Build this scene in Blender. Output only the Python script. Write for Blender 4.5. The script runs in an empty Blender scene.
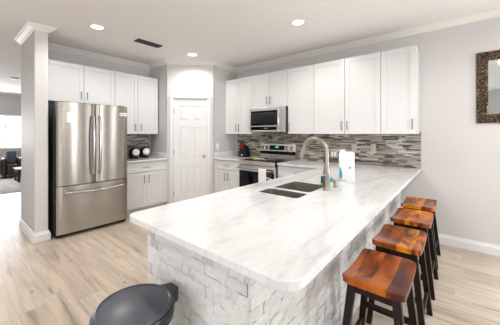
import bpy, bmesh, math, random
from mathutils import Vector, Matrix
random.seed(7)
S = bpy.context.scene
C = S.collection
PI = math.pi

# ------------------------------------------------------------------ camera
AZ = math.radians(39.7)
cam = bpy.data.cameras.new('camera')
cam_o = bpy.data.objects.new('camera', cam)
C.objects.link(cam_o)
cam_o.location = (0, 0, 1.37)
cam_o.rotation_euler = (PI/2, 0, AZ - PI/2)
cam.sensor_width = 36.0
cam.lens = 255.0/500*36.0
cam.shift_y = (134.0-162.5)/500
cam.clip_start = 0.02
S.camera = cam_o

# ------------------------------------------------------------------ world, daylight, exposure
w = bpy.data.worlds.new('world'); S.world = w; w.use_nodes = True
bg = w.node_tree.nodes['Background']
bg.inputs[0].default_value = (0.92, 0.96, 1.0, 1)
bg.inputs[1].default_value = 2.2
S.view_settings.view_transform = 'Standard'
S.view_settings.look = 'None'
S.view_settings.exposure = -0.04
S.view_settings.gamma = 1.0
S.view_settings.use_curve_mapping = False

CEIL = 2.745
DAY = 1.0
LAMP = 1.08

def area(name, loc, rot, sx, sy, power, col):
    l = bpy.data.lights.new(name, 'AREA'); l.shape = 'RECTANGLE'
    l.size = sx; l.size_y = sy; l.energy = power; l.color = col
    o = bpy.data.objects.new(name, l); C.objects.link(o)
    o.location = loc; o.rotation_euler = rot
    return o
DAYC = (0.93, 0.965, 1.0)
# added area lights in unseen south windows and right-wall door, for fill and streaks
ADDED_SOUTH_WIN = [(-2.3, -1.3), (-0.4, 0.6), (2.75, 3.15)]
for a, b in ADDED_SOUTH_WIN:
    zc, zh = (1.5, 1.7) if a < 2 else (1.21, 2.3)
    area('added_fill_south', ((a+b)/2, -3.16, zc), (PI/2, 0, 0), b-a-.04, zh, (16 if a < 2 else 95)*DAY*(b-a)*zh, DAYC)
area('added_fill_right', (4.06, -1.9, 1.2), (PI/2, 0, PI/2), 1.3, 2.0, 42*DAY, DAYC)
area('added_fill_west', (-3.28, 0.9, 1.3), (PI/2, 0, -PI/2), 2.3, 1.9, 62*DAY, DAYC)  # fill from an added west window, out of view
area('daylight_north', (0.2, 11.9, 1.45), (-PI/2, 0, 0), 3.2, 1.1, 165*DAY, DAYC)

# ------------------------------------------------------------------ materials
def mat(name, col=(.8, .8, .8), rough=.5, metal=0.0, spec=None, **kw):
    m = bpy.data.materials.new(name); m.use_nodes = True
    p = m.node_tree.nodes['Principled BSDF']
    p.inputs['Base Color'].default_value = (*col, 1)
    p.inputs['Roughness'].default_value = rough
    p.inputs['Metallic'].default_value = metal
    if spec is not None: p.inputs['Specular IOR Level'].default_value = spec
    for k, v in kw.items():
        p.inputs[k.replace('_', ' ')].default_value = v
    return m
class NT:
    def __init__(s, m):
        s.t = m.node_tree; s.p = s.t.nodes['Principled BSDF']
    def n(s, typ, **kw):
        nd = s.t.nodes.new(typ)
        for k, v in kw.items():
            if k.startswith('i_'):
                key = k[2:]
                key = int(key) if key.isdigit() else key.replace('_', ' ')
                nd.inputs[key].default_value = v
            else: setattr(nd, k, v)
        return nd
    def l(s, a, b): s.t.links.new(a, b)
    def coords(s, kind, scale=(1, 1, 1), rot=(0, 0, 0)):
        if kind == 'Position':
            src = s.n('ShaderNodeNewGeometry').outputs['Position']
        else:
            src = s.n('ShaderNodeTexCoord').outputs[kind]
        mp = s.n('ShaderNodeMapping'); mp.inputs['Scale'].default_value = scale
        mp.inputs['Rotation'].default_value = rot
        s.l(src, mp.inputs[0]); return mp.outputs[0]
    def noise(s, vec, scale, detail=3, rough=.5, dist=0):
        nd = s.n('ShaderNodeTexNoise'); s.l(vec, nd.inputs['Vector'])
        nd.inputs['Scale'].default_value = scale; nd.inputs['Detail'].default_value = detail
        nd.inputs['Roughness'].default_value = rough; nd.inputs['Distortion'].default_value = dist
        return nd.outputs['Fac']
    def ramp(s, fac, stops):
        r = s.n('ShaderNodeValToRGB'); e = r.color_ramp.elements
        while len(e) < len(stops): e.new(.5)
        for el, (p, c) in zip(e, stops):
            el.position = p; el.color = (*c, 1) if len(c) == 3 else c
        s.l(fac, r.inputs[0]); return r.outputs[0]
    def bump(s, h, strength=.2, dist=.01):
        b = s.n('ShaderNodeBump'); b.inputs['Strength'].default_value = strength
        b.inputs['Distance'].default_value = dist
        s.l(h, b.inputs['Height']); s.l(b.outputs[0], s.p.inputs['Normal'])
    def mix(s, a, b, fac, mode='MIX'):
        m = s.n('ShaderNodeMix', data_type='RGBA', blend_type=mode)
        for v, k in ((fac, 0), (a, 6), (b, 7)):
            if hasattr(v, 'links'): s.l(v, m.inputs[k])
            else: m.inputs[k].default_value = v if k == 0 else (*v, 1)
        return m.outputs[2]

M = {}
def wallpaint(name, col):
    m = mat(name, col, .55); t = NT(m)
    v = t.coords('Position')
    t.bump(t.noise(v, 130, 2), .12, .004)
    return m
M['wall'] = wallpaint('warm_grey_wall_paint', (.59, .573, .563))
M['ceil'] = mat('textured_ceiling_paint', (.84, .81, .785), .8); t = NT(M['ceil'])
t.bump(t.noise(t.coords('Position'), 55, 4, .6), .35, .008)
M['trim'] = mat('white_trim_paint', (.72, .715, .71), .35)
M['crown'] = mat('crown_paint', (.80, .765, .715), .4)
M['cab'] = mat('white_cabinet_paint', (.675, .67, .665), .32)
M['cabin'] = mat('cabinet_interior', (.55, .5, .43), .6)
M['nickel'] = mat('brushed_nickel', (.22, .21, .20), .3, 1.0)
M['nickel_light'] = mat('satin_nickel', (.35, .315, .275), .34, 1.0)
M['chrome'] = mat('bright_metal', (.55, .54, .53), .14, 1.0)
M['brass'] = mat('aged_brass', (.55, .40, .16), .25, 1.0)
M['black'] = mat('black_plastic', (.008, .008, .009), .35, spec=.3)
M['black_gloss'] = mat('black_glass', (.003, .003, .005), .06, spec=.2)
M['dark_grey'] = mat('dark_grey_metal', (.05, .05, .055), .45)
M['white_plastic'] = mat('white_plastic', (.82, .82, .81), .4)
M['paper'] = mat('white_paper', (.83, .82, .80), .8)
M['beige_plate'] = mat('beige_plate', (.50, .45, .38), .4)
M['red'] = mat('red_plastic', (.42, .02, .03), .35)
M['teal'] = mat('teal_sponge', (.0, .30, .36), .7)
M['dark_teal'] = mat('dark_teal_sponge', (.01, .10, .14), .7)
M['blue'] = mat('teal_blue_print', (.01, .30, .50), .5)
M['lime'] = mat('yellow_green_plastic', (.62, .66, .08), .5)
M['yellow'] = mat('yellow_plastic', (.62, .55, .15), .5)
M['grey_ink'] = mat('grey_ink', (.16, .17, .19), .6)
M['leather'] = mat('dark_brown_leather', (.030, .018, .014), .38)
M['brown_wood'] = mat('orange_brown_wood', (.30, .12, .03), .4)
M['sofa'] = mat('grey_fabric', (.22, .22, .23), .9)
M['cushion'] = mat('blue_grey_fabric', (.12, .15, .20), .9)
M['table_top'] = mat('pale_grey_table_top', (.50, .49, .50), .25)
M['espresso'] = mat('espresso_wood', (.012, .006, .004), .38, spec=.22)
M['bin_lid'] = mat('charcoal_plastic', (.062, .066, .085), .32); t = NT(M['bin_lid'])
t.bump(t.noise(t.coords('Position'), 400, 2), .08, .002)
M['bin_black'] = mat('black_bin_plastic', (.010, .010, .013), .3)
M['towel'] = mat('white_towel_cloth', (.82, .81, .80), .95); t = NT(M['towel'])
t.bump(t.noise(t.coords('Position'), 500, 2), .3, .003)
M['dark_towel'] = mat('brown_black_towel_cloth', (.035, .026, .022), .95)
M['display'] = mat('display_glow', (0, .1, .12), .3)
M['display'].node_tree.nodes['Principled BSDF'].inputs['Emission Color'].default_value = (.15, .75, .85, 1)
M['display'].node_tree.nodes['Principled BSDF'].inputs['Emission Strength'].default_value = .9
M['lamp'] = mat('lit_lamp_lens', (1, 1, 1), .5)
M['lamp'].node_tree.nodes['Principled BSDF'].inputs['Emission Color'].default_value = (1, .98, .95, 1)
M['lamp'].node_tree.nodes['Principled BSDF'].inputs['Emission Strength'].default_value = 6
M['mirror'] = mat('mirror_glass', (.62, .69, .68), .03, 1.0)
M['lamp_trim'] = mat('lamp_trim', (.85, .85, .84), .4)

# stainless steel, brushed across
def steel(name, col, rough, scale):
    m = mat(name, col, rough, 1.0); t = NT(m)
    v = t.coords('Position', scale)
    nz = t.noise(v, 1, 3, .6)
    r = t.n('ShaderNodeMapRange', i_3=rough-.01, i_4=rough+.02)
    t.l(nz, r.inputs[0]); t.l(r.outputs[0], t.p.inputs['Roughness'])
    return m
M['steel'] = steel('stainless_steel', (.42, .39, .355), .25, (2, 2, 260))
M['sink'] = mat('sink_steel', (.27, .235, .21), .42, .7)
t = NT(M['steel'])
t.p.inputs['Anisotropic'].default_value = 1.0; t.p.inputs['Anisotropic Rotation'].default_value = .25
tg = t.n('ShaderNodeTangent', direction_type='RADIAL', axis='Z')
t.l(tg.outputs[0], t.p.inputs['Tangent'])
M['steel_light'] = mat('satin_stainless_steel', (.66, .64, .61), .36, 1.0)

# window glass: mostly clear
def clear_glass():
    m = bpy.data.materials.new('window_glass'); m.use_nodes = True
    nt = m.node_tree; nt.nodes.clear()
    o = nt.nodes.new('ShaderNodeOutputMaterial'); mx = nt.nodes.new('ShaderNodeMixShader')
    tr = nt.nodes.new('ShaderNodeBsdfTransparent'); gl = nt.nodes.new('ShaderNodeBsdfGlossy')
    gl.inputs['Roughness'].default_value = .02
    mx.inputs[0].default_value = .06
    nt.links.new(tr.outputs[0], mx.inputs[1]); nt.links.new(gl.outputs[0], mx.inputs[2])
    nt.links.new(mx.outputs[0], o.inputs[0])
    return m
M['glass'] = clear_glass()

# marble: white with soft grey veins running along the bar
m = mat('white_marble', (.8, .8, .8), .13); M['marble'] = m; t = NT(m)
v = t.coords('Position', (.55, 2.6, 1), (0, 0, math.radians(-14)))
n1 = t.noise(v, 2.0, 8, .62, 1.2)
c1 = t.ramp(n1, [(.30, (.52, .52, .53)), (.44, (.66, .66, .66)), (.54, (.705, .705, .705)), (1, (.72, .72, .72))])
v2 = t.coords('Position', (.8, 4.5, 1), (0, 0, math.radians(-10)))
n2 = t.noise(v2, 1.6, 10, .7, 2.0)
c2 = t.ramp(n2, [(.485, (1, 1, 1)), (.50, (.80, .80, .81)), (.515, (1, 1, 1))])
t.l(t.mix(c1, c2, .6, 'MULTIPLY'), t.p.inputs['Base Color'])

# floor planks running along Y
m = mat('pale_oak_planks', (.5, .4, .3), .32); M['floor'] = m; t = NT(m)
_g = t.n('ShaderNodeNewGeometry'); _s = t.n('ShaderNodeSeparateXYZ'); t.l(_g.outputs['Position'], _s.inputs[0])
_d = t.n('ShaderNodeMath', operation='DIVIDE'); t.l(_s.outputs[0], _d.inputs[0]); _d.inputs[1].default_value = .18
_f = t.n('ShaderNodeMath', operation='FLOOR'); t.l(_d.outputs[0], _f.inputs[0])
_w = t.n('ShaderNodeTexWhiteNoise', noise_dimensions='1D'); t.l(_f.outputs[0], _w.inputs['W'])
_m = t.n('ShaderNodeMath', operation='MULTIPLY_ADD'); t.l(_w.outputs['Value'], _m.inputs[0]); _m.inputs[1].default_value = 1.22; t.l(_s.outputs[1], _m.inputs[2])
_c = t.n('ShaderNodeCombineXYZ'); t.l(_m.outputs[0], _c.inputs[0]); t.l(_s.outputs[0], _c.inputs[1])
v = _c.outputs[0]
def brick(t, v, c1, c2, mort):
    b = t.n('ShaderNodeTexBrick'); t.l(v, b.inputs['Vector'])
    b.offset = 0; b.offset_frequency = 2; b.squash = 1
    b.inputs['Color1'].default_value = (*c1, 1); b.inputs['Color2'].default_value = (*c2, 1)
    b.inputs['Mortar'].default_value = (*mort, 1)
    b.inputs['Scale'].default_value = 1; b.inputs['Mortar Size'].default_value = .0009
    b.inputs['Mortar Smooth'].default_value = .2; b.inputs['Bias'].default_value = 0
    b.inputs['Brick Width'].default_value = 1.22; b.inputs['Row Height'].default_value = .18
    return b
b = brick(t, v, (.61, .52, .425), (.50, .41, .325), (.42, .34, .265))
idb = brick(t, v, (0, 0, 0), (1, 1, 1), (0, 0, 0))
# shift the grain from plank to plank
vv = t.n('ShaderNodeVectorMath', operation='MULTIPLY_ADD')
t.l(idb.outputs['Color'], vv.inputs[0]); vv.inputs[1].default_value = (7.3, 13.1, 3.7)
geo = t.n('ShaderNodeNewGeometry'); t.l(geo.outputs['Position'], vv.inputs[2])
mp = t.n('ShaderNodeMapping'); mp.inputs['Scale'].default_value = (13, 1.1, 1); t.l(vv.outputs[0], mp.inputs[0])
g1 = t.noise(mp.outputs[0], 1.3, 7, .62, .6)
gc = t.ramp(g1, [(.30, (.50, .49, .48)), (.43, (.84, .83, .82)), (.58, (1.03, 1.03, 1.02)), (.8, (1.15, 1.15, 1.15))])
mp2 = t.n('ShaderNodeMapping'); mp2.inputs['Scale'].default_value = (7.5, 3.6, 1); t.l(vv.outputs[0], mp2.inputs[0])
vo = t.n('ShaderNodeTexVoronoi'); vo.inputs['Scale'].default_value = .85; t.l(mp2.outputs[0], vo.inputs['Vector'])
kn = t.ramp(vo.outputs['Distance'], [(.022, (.24, .18, .14)), (.05, (.72, .68, .65)), (.14, (1, 1, 1))])
cc = t.mix(b.outputs['Color'], gc, 1.0, 'MULTIPLY')
cc = t.mix(cc, kn, .85, 'MULTIPLY')
t.l(cc, t.p.inputs['Base Color'])
t.bump(g1, .06, .004)

# stool seat wood
m = mat('glossy_amber_acacia', (.4, .14, .02), .3, spec=.2); M['seat'] = m; t = NT(m)
t.p.inputs['Coat Weight'].default_value = .35; t.p.inputs['Coat Roughness'].default_value = .08
oi = t.n('ShaderNodeObjectInfo'); tc = t.n('ShaderNodeTexCoord')
ad = t.n('ShaderNodeVectorMath', operation='MULTIPLY_ADD')
t.l(oi.outputs['Random'], ad.inputs[0]); ad.inputs[1].default_value = (5.1, 3.7, 9.0); t.l(tc.outputs['Object'], ad.inputs[2])
sx = t.n('ShaderNodeSeparateXYZ'); t.l(ad.outputs[0], sx.inputs[0])
dv = t.n('ShaderNodeMath', operation='MULTIPLY'); dv.inputs[1].default_value = 11.5; t.l(sx.outputs[1], dv.inputs[0])
fl = t.n('ShaderNodeMath', operation='FLOOR'); t.l(dv.outputs[0], fl.inputs[0])
wn = t.n('ShaderNodeTexWhiteNoise', noise_dimensions='1D'); t.l(fl.outputs[0], wn.inputs['W'])
base = t.ramp(wn.outputs['Value'], [(0, (.17, .036, .003)), (.3, (.36, .080, .004)), (.65, (.56, .155, .006)), (1, (.74, .28, .012))])
vo2 = t.n('ShaderNodeVectorMath', operation='ADD'); t.l(ad.outputs[0], vo2.inputs[0]); t.l(wn.outputs['Color'], vo2.inputs[1])
mp = t.n('ShaderNodeMapping'); mp.inputs['Scale'].default_value = (4.0, 11, 6); t.l(vo2.outputs[0], mp.inputs[0])
g = t.noise(mp.outputs[0], .9, 2.5, .5, .8)
gr = t.ramp(g, [(.33, (.12, .06, .05)), (.45, (.60, .48, .42)), (.54, (1.05, 1.0, .95)), (.70, (1.35, 1.65, 1.3))])
t.l(t.mix(base, gr, 1.0, 'MULTIPLY'), t.p.inputs['Base Color'])

# tiles and stones take their own colour from each piece
def tinted(name, rough, nscale, bstr, bdist):
    m = mat(name, (.7, .7, .7), rough); t = NT(m)
    a = t.n('ShaderNodeVertexColor', layer_name='tint')
    v = t.coords('Position')
    nz = t.noise(v, nscale, 5, .65, .8)
    r = t.ramp(nz, [(.3, (.90, .90, .905)), (.6, (1.03, 1.03, 1.02))])
    t.l(t.mix(a.outputs['Color'], r, 1.0, 'MULTIPLY'), t.p.inputs['Base Color'])
    t.bump(nz, bstr, bdist)
    return m
M['stone'] = tinted('split_face_white_stone', .7, 34, .55, .012)
M['mosaic'] = tinted('strip_mosaic', .28, 25, .05, .002)
M['bronze'] = mat('antique_bronze_frame', (.16, .11, .065), .36, .85); t = NT(M['bronze'])
nz = t.noise(t.coords('Position'), 60, 3, .6)
t.l(t.ramp(nz, [(.35, (.025, .017, .012)), (.52, (.10, .07, .045)), (.68, (.38, .30, .20))]), t.p.inputs['Base Color'])
m = mat('pale_rug_pile', (.55, .54, .53), .95); M['rug'] = m; t = NT(m)
nz = t.noise(t.coords('Position'), 4, 5, .65)
t.l(t.ramp(nz, [(.4, (.50, .49, .48)), (.6, (.66, .65, .64))]), t.p.inputs['Base Color'])

# ------------------------------------------------------------------ mesh helpers
def box(bm, x0, x1, y0, y1, z0, z1, bev=0, seg=2):
    vs = [bm.verts.new(p) for p in ((x0,y0,z0),(x1,y0,z0),(x1,y1,z0),(x0,y1,z0),(x0,y0,z1),(x1,y0,z1),(x1,y1,z1),(x0,y1,z1))]
    fs = [bm.faces.new([vs[i] for i in q]) for q in ((0,3,2,1),(4,5,6,7),(0,1,5,4),(1,2,6,5),(2,3,7,6),(3,0,4,7))]
    if bev > 0:
        es = list({e for f in fs for e in f.edges})
        bmesh.ops.bevel(bm, geom=es, offset=bev, segments=seg, affect='EDGES', profile=.5)
def hexa(bm, bot, top, z0, z1):
    """tapered / slanted four-sided bar: bottom and top quads of xy points"""
    vs = [bm.verts.new((*p, z0)) for p in bot] + [bm.verts.new((*p, z1)) for p in top]
    for q in ((0,3,2,1),(4,5,6,7),(0,1,5,4),(1,2,6,5),(2,3,7,6),(3,0,4,7)): bm.faces.new([vs[i] for i in q])
def sq(cx, cy, h, k=None):
    k = h if k is None else k
    return [(cx-h, cy-k), (cx+h, cy-k), (cx+h, cy+k), (cx-h, cy+k)]
def tube(bm, pts, r, seg=12):
    pts = [Vector(p) for p in pts]; n = len(pts)
    rs = r if isinstance(r, (list, tuple)) else [r]*n
    tang = []
    for i in range(n):
        a = pts[max(0, i-1)]; c = pts[min(n-1, i+1)]
        tang.append((c-a).normalized())
    up = Vector((0, 0, 1)) if abs(tang[0].z) < .9 else Vector((1, 0, 0))
    u = tang[0].cross(up).normalized(); rings = []
    for i in range(n):
        u = (u - tang[i]*u.dot(tang[i])).normalized(); v = tang[i].cross(u)
        rings.append([bm.verts.new(pts[i] + (u*math.cos(2*PI*k/seg) + v*math.sin(2*PI*k/seg))*rs[i]) for k in range(seg)])
    for a, b in zip(rings, rings[1:]):
        for k in range(seg): bm.faces.new((a[k], a[(k+1) % seg], b[(k+1) % seg], b[k]))
    bm.faces.new(rings[0][::-1]); bm.faces.new(rings[-1])
def lathe(bm, prof, cx=0, cy=0, seg=32, mtx=None):
    rings = []
    for r, z in prof:
        if r < 1e-5: rings.append([bm.verts.new((cx, cy, z))])
        else: rings.append([bm.verts.new((cx+r*math.cos(2*PI*k/seg), cy+r*math.sin(2*PI*k/seg), z)) for k in range(seg)])
    for a, b in zip(rings, rings[1:]):
        for k in range(seg):
            k2 = (k+1) % seg
            if len(a) == 1 and len(b) > 1: bm.faces.new((a[0], b[k2], b[k]))
            elif len(b) == 1 and len(a) > 1: bm.faces.new((a[k], a[k2], b[0]))
            elif len(a) > 1: bm.faces.new((a[k], a[k2], b[k2], b[k]))
    if len(rings[0]) > 1: bm.faces.new(rings[0][::-1])
    if len(rings[-1]) > 1: bm.faces.new(rings[-1])
    if mtx is not None: bmesh.ops.transform(bm, matrix=mtx, verts=[v for rg in rings for v in rg])
def prism(bm, poly, z0, z1):
    b = [bm.verts.new((*p, z0)) for p in poly]; t_ = [bm.verts.new((*p, z1)) for p in poly]
    n = len(poly)
    bm.faces.new(b[::-1]); bm.faces.new(t_)
    for i in range(n): bm.faces.new((b[i], b[(i+1) % n], t_[(i+1) % n], t_[i]))
def prism_x(bm, poly, x0, x1):
    """polygon in (y,z) pushed along x"""
    a = [bm.verts.new((x0, *p)) for p in poly]; c = [bm.verts.new((x1, *p)) for p in poly]
    n = len(poly); bm.faces.new(a[::-1]); bm.faces.new(c)
    for i in range(n): bm.faces.new((a[i], a[(i+1) % n], c[(i+1) % n], c[i]))
def sweep(bm, path, prof):
    """profile (out, z) along an xy path with mitred corners; out is to the right of travel"""
    P = [Vector(p) for p in path]; n = len(P); rows = []
    for i in range(n):
        ns = []
        if i > 0: d = (P[i]-P[i-1]).normalized(); ns.append(Vector((d.y, -d.x)))
        if i < n-1: d = (P[i+1]-P[i]).normalized(); ns.append(Vector((d.y, -d.x)))
        if len(ns) == 2:
            s = ns[0]+ns[1]; nn = s/(s.length_squared/2) if s.length > 1e-6 else ns[0]
        else: nn = ns[0]
        rows.append([bm.verts.new((P[i].x+nn.x*o, P[i].y+nn.y*o, z)) for o, z in prof])
    k = len(prof)
    for a, b in zip(rows, rows[1:]):
        for j in range(k): bm.faces.new((a[j], a[(j+1) % k], b[(j+1) % k], b[j]))
    bm.faces.new(rows[0]); bm.faces.new(rows[-1][::-1])
def nb(): return bmesh.new()
def obj(name, bm, m, parent=None, smooth=True, loc=None, bevel=0, ang=35):
    bmesh.ops.recalc_face_normals(bm, faces=bm.faces)
    me = bpy.data.meshes.new(name); bm.to_mesh(me); bm.free()
    ms = m if isinstance(m, (list, tuple)) else [m]
    for x in ms: me.materials.append(M[x])
    if smooth:
        for p in me.polygons: p.use_smooth = True
        me.set_sharp_from_angle(angle=math.radians(ang))
    o = bpy.data.objects.new(name, me); C.objects.link(o)
    if parent is not None: o.parent = parent
    if loc: o.location = loc
    if bevel:
        md = o.modifiers.new('bevel', 'BEVEL'); md.width = bevel; md.segments = 3
        md.limit_method = 'ANGLE'; md.angle_limit = math.radians(50)
    return o
def tag(o, label, cat, group=None):
    o['label'] = label; o['category'] = cat
    if group: o['group'] = group
    return o
def thing(name, label, cat, loc=(0, 0, 0), rz=0, group=None):
    o = bpy.data.objects.new(name, None); C.objects.link(o); o.empty_display_size = .1
    o.location = loc; o.rotation_euler = (0, 0, rz)
    return tag(o, label, cat, group)
def struct(name, bm, m, parent=None, smooth=False, bevel=0):
    o = obj(name, bm, m, parent, smooth, bevel=bevel)
    if parent is None: o['kind'] = 'structure'
    return o
def dup(root, loc, label, group=None, rz=None):
    r = root.copy(); C.objects.link(r); r.location = loc; r['label'] = label
    if rz is not None: r.rotation_euler = (0, 0, rz)
    if group: r['group'] = group
    for ch in list(root.children):
        c = ch.copy(); C.objects.link(c); c.parent = r
        for g_ in ch.children:
            d = g_.copy(); C.objects.link(d); d.parent = c
    return r

# ------------------------------------------------------------------ room
XR = 3.97; YF = 4.87; XW = -3.2; YS = -3.0; YN = 11.8
PA = (2.69, 4.26); PB = (3.32, 3.67)       # ends of the angled pantry wall
bm = nb(); box(bm, XW-.15, XR+.15, YS-.15, YN+.15, -.1, 0); struct('floor', bm, 'floor')
bm = nb(); box(bm, XW-.15, XR+.15, YS-.15, YN+.15, CEIL, CEIL+.1); struct('ceiling', bm, 'ceil')
# right wall with the opening of an added, unseen glazed door
GD = (-2.6, -1.2)
bm = nb()
box(bm, XR, XR+.14, GD[1], YN, 0, CEIL); box(bm, XR, XR+.14, YS, GD[0], 0, CEIL); box(bm, XR, XR+.14, GD[0], GD[1], 2.1, CEIL)
struct('wall_right', bm, 'wall')
bm = nb()
xs = [XW] + [v_ for p in ADDED_SOUTH_WIN for v_ in p] + [XR]
for i in range(0, len(xs), 2): box(bm, xs[i], xs[i+1], YS-.14, YS, 0, CEIL)
for a, c in ADDED_SOUTH_WIN: z_ = .6 if a < 2 else .02; box(bm, a, c, YS-.14, YS, 0, z_); box(bm, a, c, YS-.14, YS, 2.4, CEIL)
struct('wall_south', bm, 'wall')
bm = nb()
WW = (-.3, 2.1)  # opening for the added west window
box(bm, XW-.14, XW, YS, WW[0], 0, CEIL); box(bm, XW-.14, XW, WW[1], YN, 0, CEIL)
box(bm, XW-.14, XW, *WW, 0, .3); box(bm, XW-.14, XW, *WW, 2.3, CEIL)
struct('wall_left', bm, 'wall')
NW = (-1.5, 1.92, .86, 2.03)
bm = nb()
box(bm, XW, NW[0], YN, YN+.14, 0, CEIL); box(bm, NW[1], XR, YN, YN+.14, 0, CEIL)
box(bm, NW[0], NW[1], YN, YN+.14, 0, NW[2]); box(bm, NW[0], NW[1], YN, YN+.14, NW[3], CEIL)
struct('wall_north', bm, 'wall')
bm = nb(); box(bm, .875, XR, YF, YF+.12, 0, CEIL); struct('wall_kitchen', bm, 'wall')
bm = nb(); box(bm, .735, .875, 4.13, YF+.12, 0, CEIL, .008); struct('wall_column', bm, 'wall')

# pantry: two short returns and the angled wall with its doorway
dx, dy = PB[0]-PA[0], PB[1]-PA[1]; DL = math.hypot(dx, dy); DA = math.atan2(dy, dx)
bm = nb()
box(bm, PA[0], PA[0]+.1, PA[1]+.02, YF, 0, CEIL)
box(bm, PB[0]+.02, XR, PB[1], PB[1]+.1, 0, CEIL)
D0, D1, DH = .118, .748, 2.04
def diag_box(bm, s0, s1, d0, d1, z0, z1, bev=0):
    b2 = nb(); box(b2, s0, s1, d0, d1, z0, z1, bev)
    mt = Matrix.Translation((PA[0], PA[1], 0)) @ Matrix.Rotation(DA, 4, 'Z')
    bmesh.ops.transform(b2, matrix=mt, verts=b2.verts)
    me = bpy.data.meshes.new('tmp'); b2.to_mesh(me); b2.free(); bm.from_mesh(me); bpy.data.meshes.remove(me)
diag_box(bm, 0, D0-.01, 0, .1, 0, CEIL); diag_box(bm, D1+.01, DL, 0, .1, 0, CEIL); diag_box(bm, D0-.01, D1+.01, 0, .1, DH+.01, CEIL)
struct('wall_pantry', bm, 'wall')

# pantry door, six panels, in the frame of the angled wall
door = bpy.data.objects.new('door_1', None); C.objects.link(door); door['kind'] = 'structure'
door.location = (PA[0], PA[1], 0); door.rotation_euler = (0, 0, DA)
bm = nb()
FY = .012      # door face sits just behind the wall face
W_ = D1-D0
box(bm, D0, D1, FY+.012, FY+.04, .008, DH)
st = .105; mid = .09
pc = [(D0+st, (D0+D1)/2-mid/2), ((D0+D1)/2+mid/2, D1-st)]
pr = [(.23, .77), (.92, 1.50), (1.62, 1.90)]
for a, c in ((D0, D0+st), (D1-st, D1), (pc[0][1], pc[1][0])): box(bm, a, c, FY, FY+.02, .008, DH)
zz = [.008] + [q for p in pr for q in p] + [DH]
for i in range(0, len(zz), 2):
    for a, c in pc: box(bm, a, c, FY, FY+.02, zz[i], zz[i+1])
for a, c in pc:
    for z0, z1 in pr:
        # raised and fielded panel
        vs = []
        for ins, y in ((.014, FY+.013), (.040, FY+.003)):
            vs.append([bm.verts.new(p) for p in ((a+ins, y, z0+ins), (c-ins, y, z0+ins), (c-ins, y, z1-ins), (a+ins, y, z1-ins))])
        for k in range(4): bm.faces.new((vs[0][k], vs[0][(k+1) % 4], vs[1][(k+1) % 4], vs[1][k]))
        bm.faces.new(vs[1])
obj('door_slab', bm, 'trim', door, smooth=False)
bm = nb()
tw = .062
prof = [(-.018, 0), (-.012, 0)]
for s0, s1 in ((D0-tw, D0-.004), (D1+.004, D1+tw)): box(bm, s0, s1, -.018, .0, 0, DH+.004, .004)
box(bm, D0-tw, D1+tw, -.018, .0, DH+.004, DH+tw, .004)
for s0, s1 in ((D0-.004, D0), (D1, D1+.004)): box(bm, s0, s1, -.006, .1, 0, DH+.004)
obj('door_trim', bm, 'trim', door)
bm = nb()
mt = Matrix.Translation((D1-.065, FY, .945)) @ Matrix.Rotation(PI/2, 4, 'X')
lathe(bm, [(.032, 0), (.032, .004), (.026, .008), (.011, .010), (.010, .032), (.020, .038), (.028, .050), (.028, .060), (.020, .070), (0, .073)], seg=20, mtx=mt)
k = obj('door_knob', bm, 'brass', door); k['label'] = 'brass door knob'
for z in (.25, 1.02, 1.80):
    bm = nb(); box(bm, D0-.010, D0+.010, FY-.006, FY+.0, z-.045, z+.045, .002); tube(bm, [(D0-.001, FY-.008, z-.045), (D0-.001, FY-.008, z+.045)], .005, 8)
    obj('door_hinge', bm, 'nickel', door)

# crown moulding
CR = [(0, CEIL), (.078, CEIL), (.078, CEIL-.010), (.066, CEIL-.014), (.055, CEIL-.026), (.034, CEIL-.040), (.018, CEIL-.050), (.014, CEIL-.060), (0, CEIL-.066)]
bm = nb()
path = [(.735, YF+.12), (.735, 4.13), (.875, 4.13), (.875, YF), (PA[0], YF), PA, PB, (XR, PB[1]), (XR, YS)]
sweep(bm, path, CR); struct('trim_crown', bm, 'crown')
bm = nb(); sweep(bm, [(XW, YN), (XR, YN)], [(o, z) for o, z in CR]); struct('trim_crown_living', bm, 'crown')
# baseboards
BB = [(0, .002), (.020, .002), (.020, .088), (.015, .100), (.010, .108), (.008, .122), (0, .125)]
bm = nb(); sweep(bm, [(XR, .62), (XR, GD[1])], BB); struct('baseboard_right', bm, 'trim')
bm = nb(); sweep(bm, [(.735, YF+.12), (.735, 4.13), (.875, 4.13), (.875, 4.16)], BB); struct('baseboard_column', bm, 'trim')
bm = nb(); sweep(bm, [(XW, YN), (XR, YN)], BB); struct('baseboard_north', bm, 'trim')
bm = nb(); sweep(bm, [(XR, GD[0]), (XR, YS), (XW, YS), (XW, YN)], BB); struct('baseboard_dining', bm, 'trim')

def window(name, axis, fixed, a, b, z0, z1, nx, nz, depth=.14):
    """frame + glazing bars + panes; axis 'x' = window lies along x at y=fixed"""
    root = bpy.data.objects.new(name, None); C.objects.link(root); root['kind'] = 'structure'
    d0, d1 = fixed-.03, fixed+.03
    def bb(bm, s0, s1, z0, z1, e=0):
        if axis == 'x': box(bm, s0, s1, d0+e, d1-e, z0, z1)
        else: box(bm, d0+e, d1-e, s0, s1, z0, z1)
    bm = nb(); f = .05
    bb(bm, a, a+f, z0, z1); bb(bm, b-f, b, z0, z1); bb(bm, a+f, b-f, z0, z0+f); bb(bm, a+f, b-f, z1-f, z1)
    for i in range(1, nx):
        s = a + (b-a)*i/nx; bb(bm, s-.012, s+.012, z0+f, z1-f, .012)
    for i in range(1, nz):
        z = z0 + (z1-z0)*i/nz; bb(bm, a+f, b-f, z-.012, z+.012, .014)
    obj('window_frame', bm, 'trim', root, smooth=False)
    bm = nb(); bb(bm, a+f, b-f, z0+f, z1-f, .027); obj('window_pane', bm, 'glass', root, smooth=False)
    return root
window('window_1', 'x', YN+.07, NW[0], NW[1], NW[2], NW[3], 6, 3)
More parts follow.
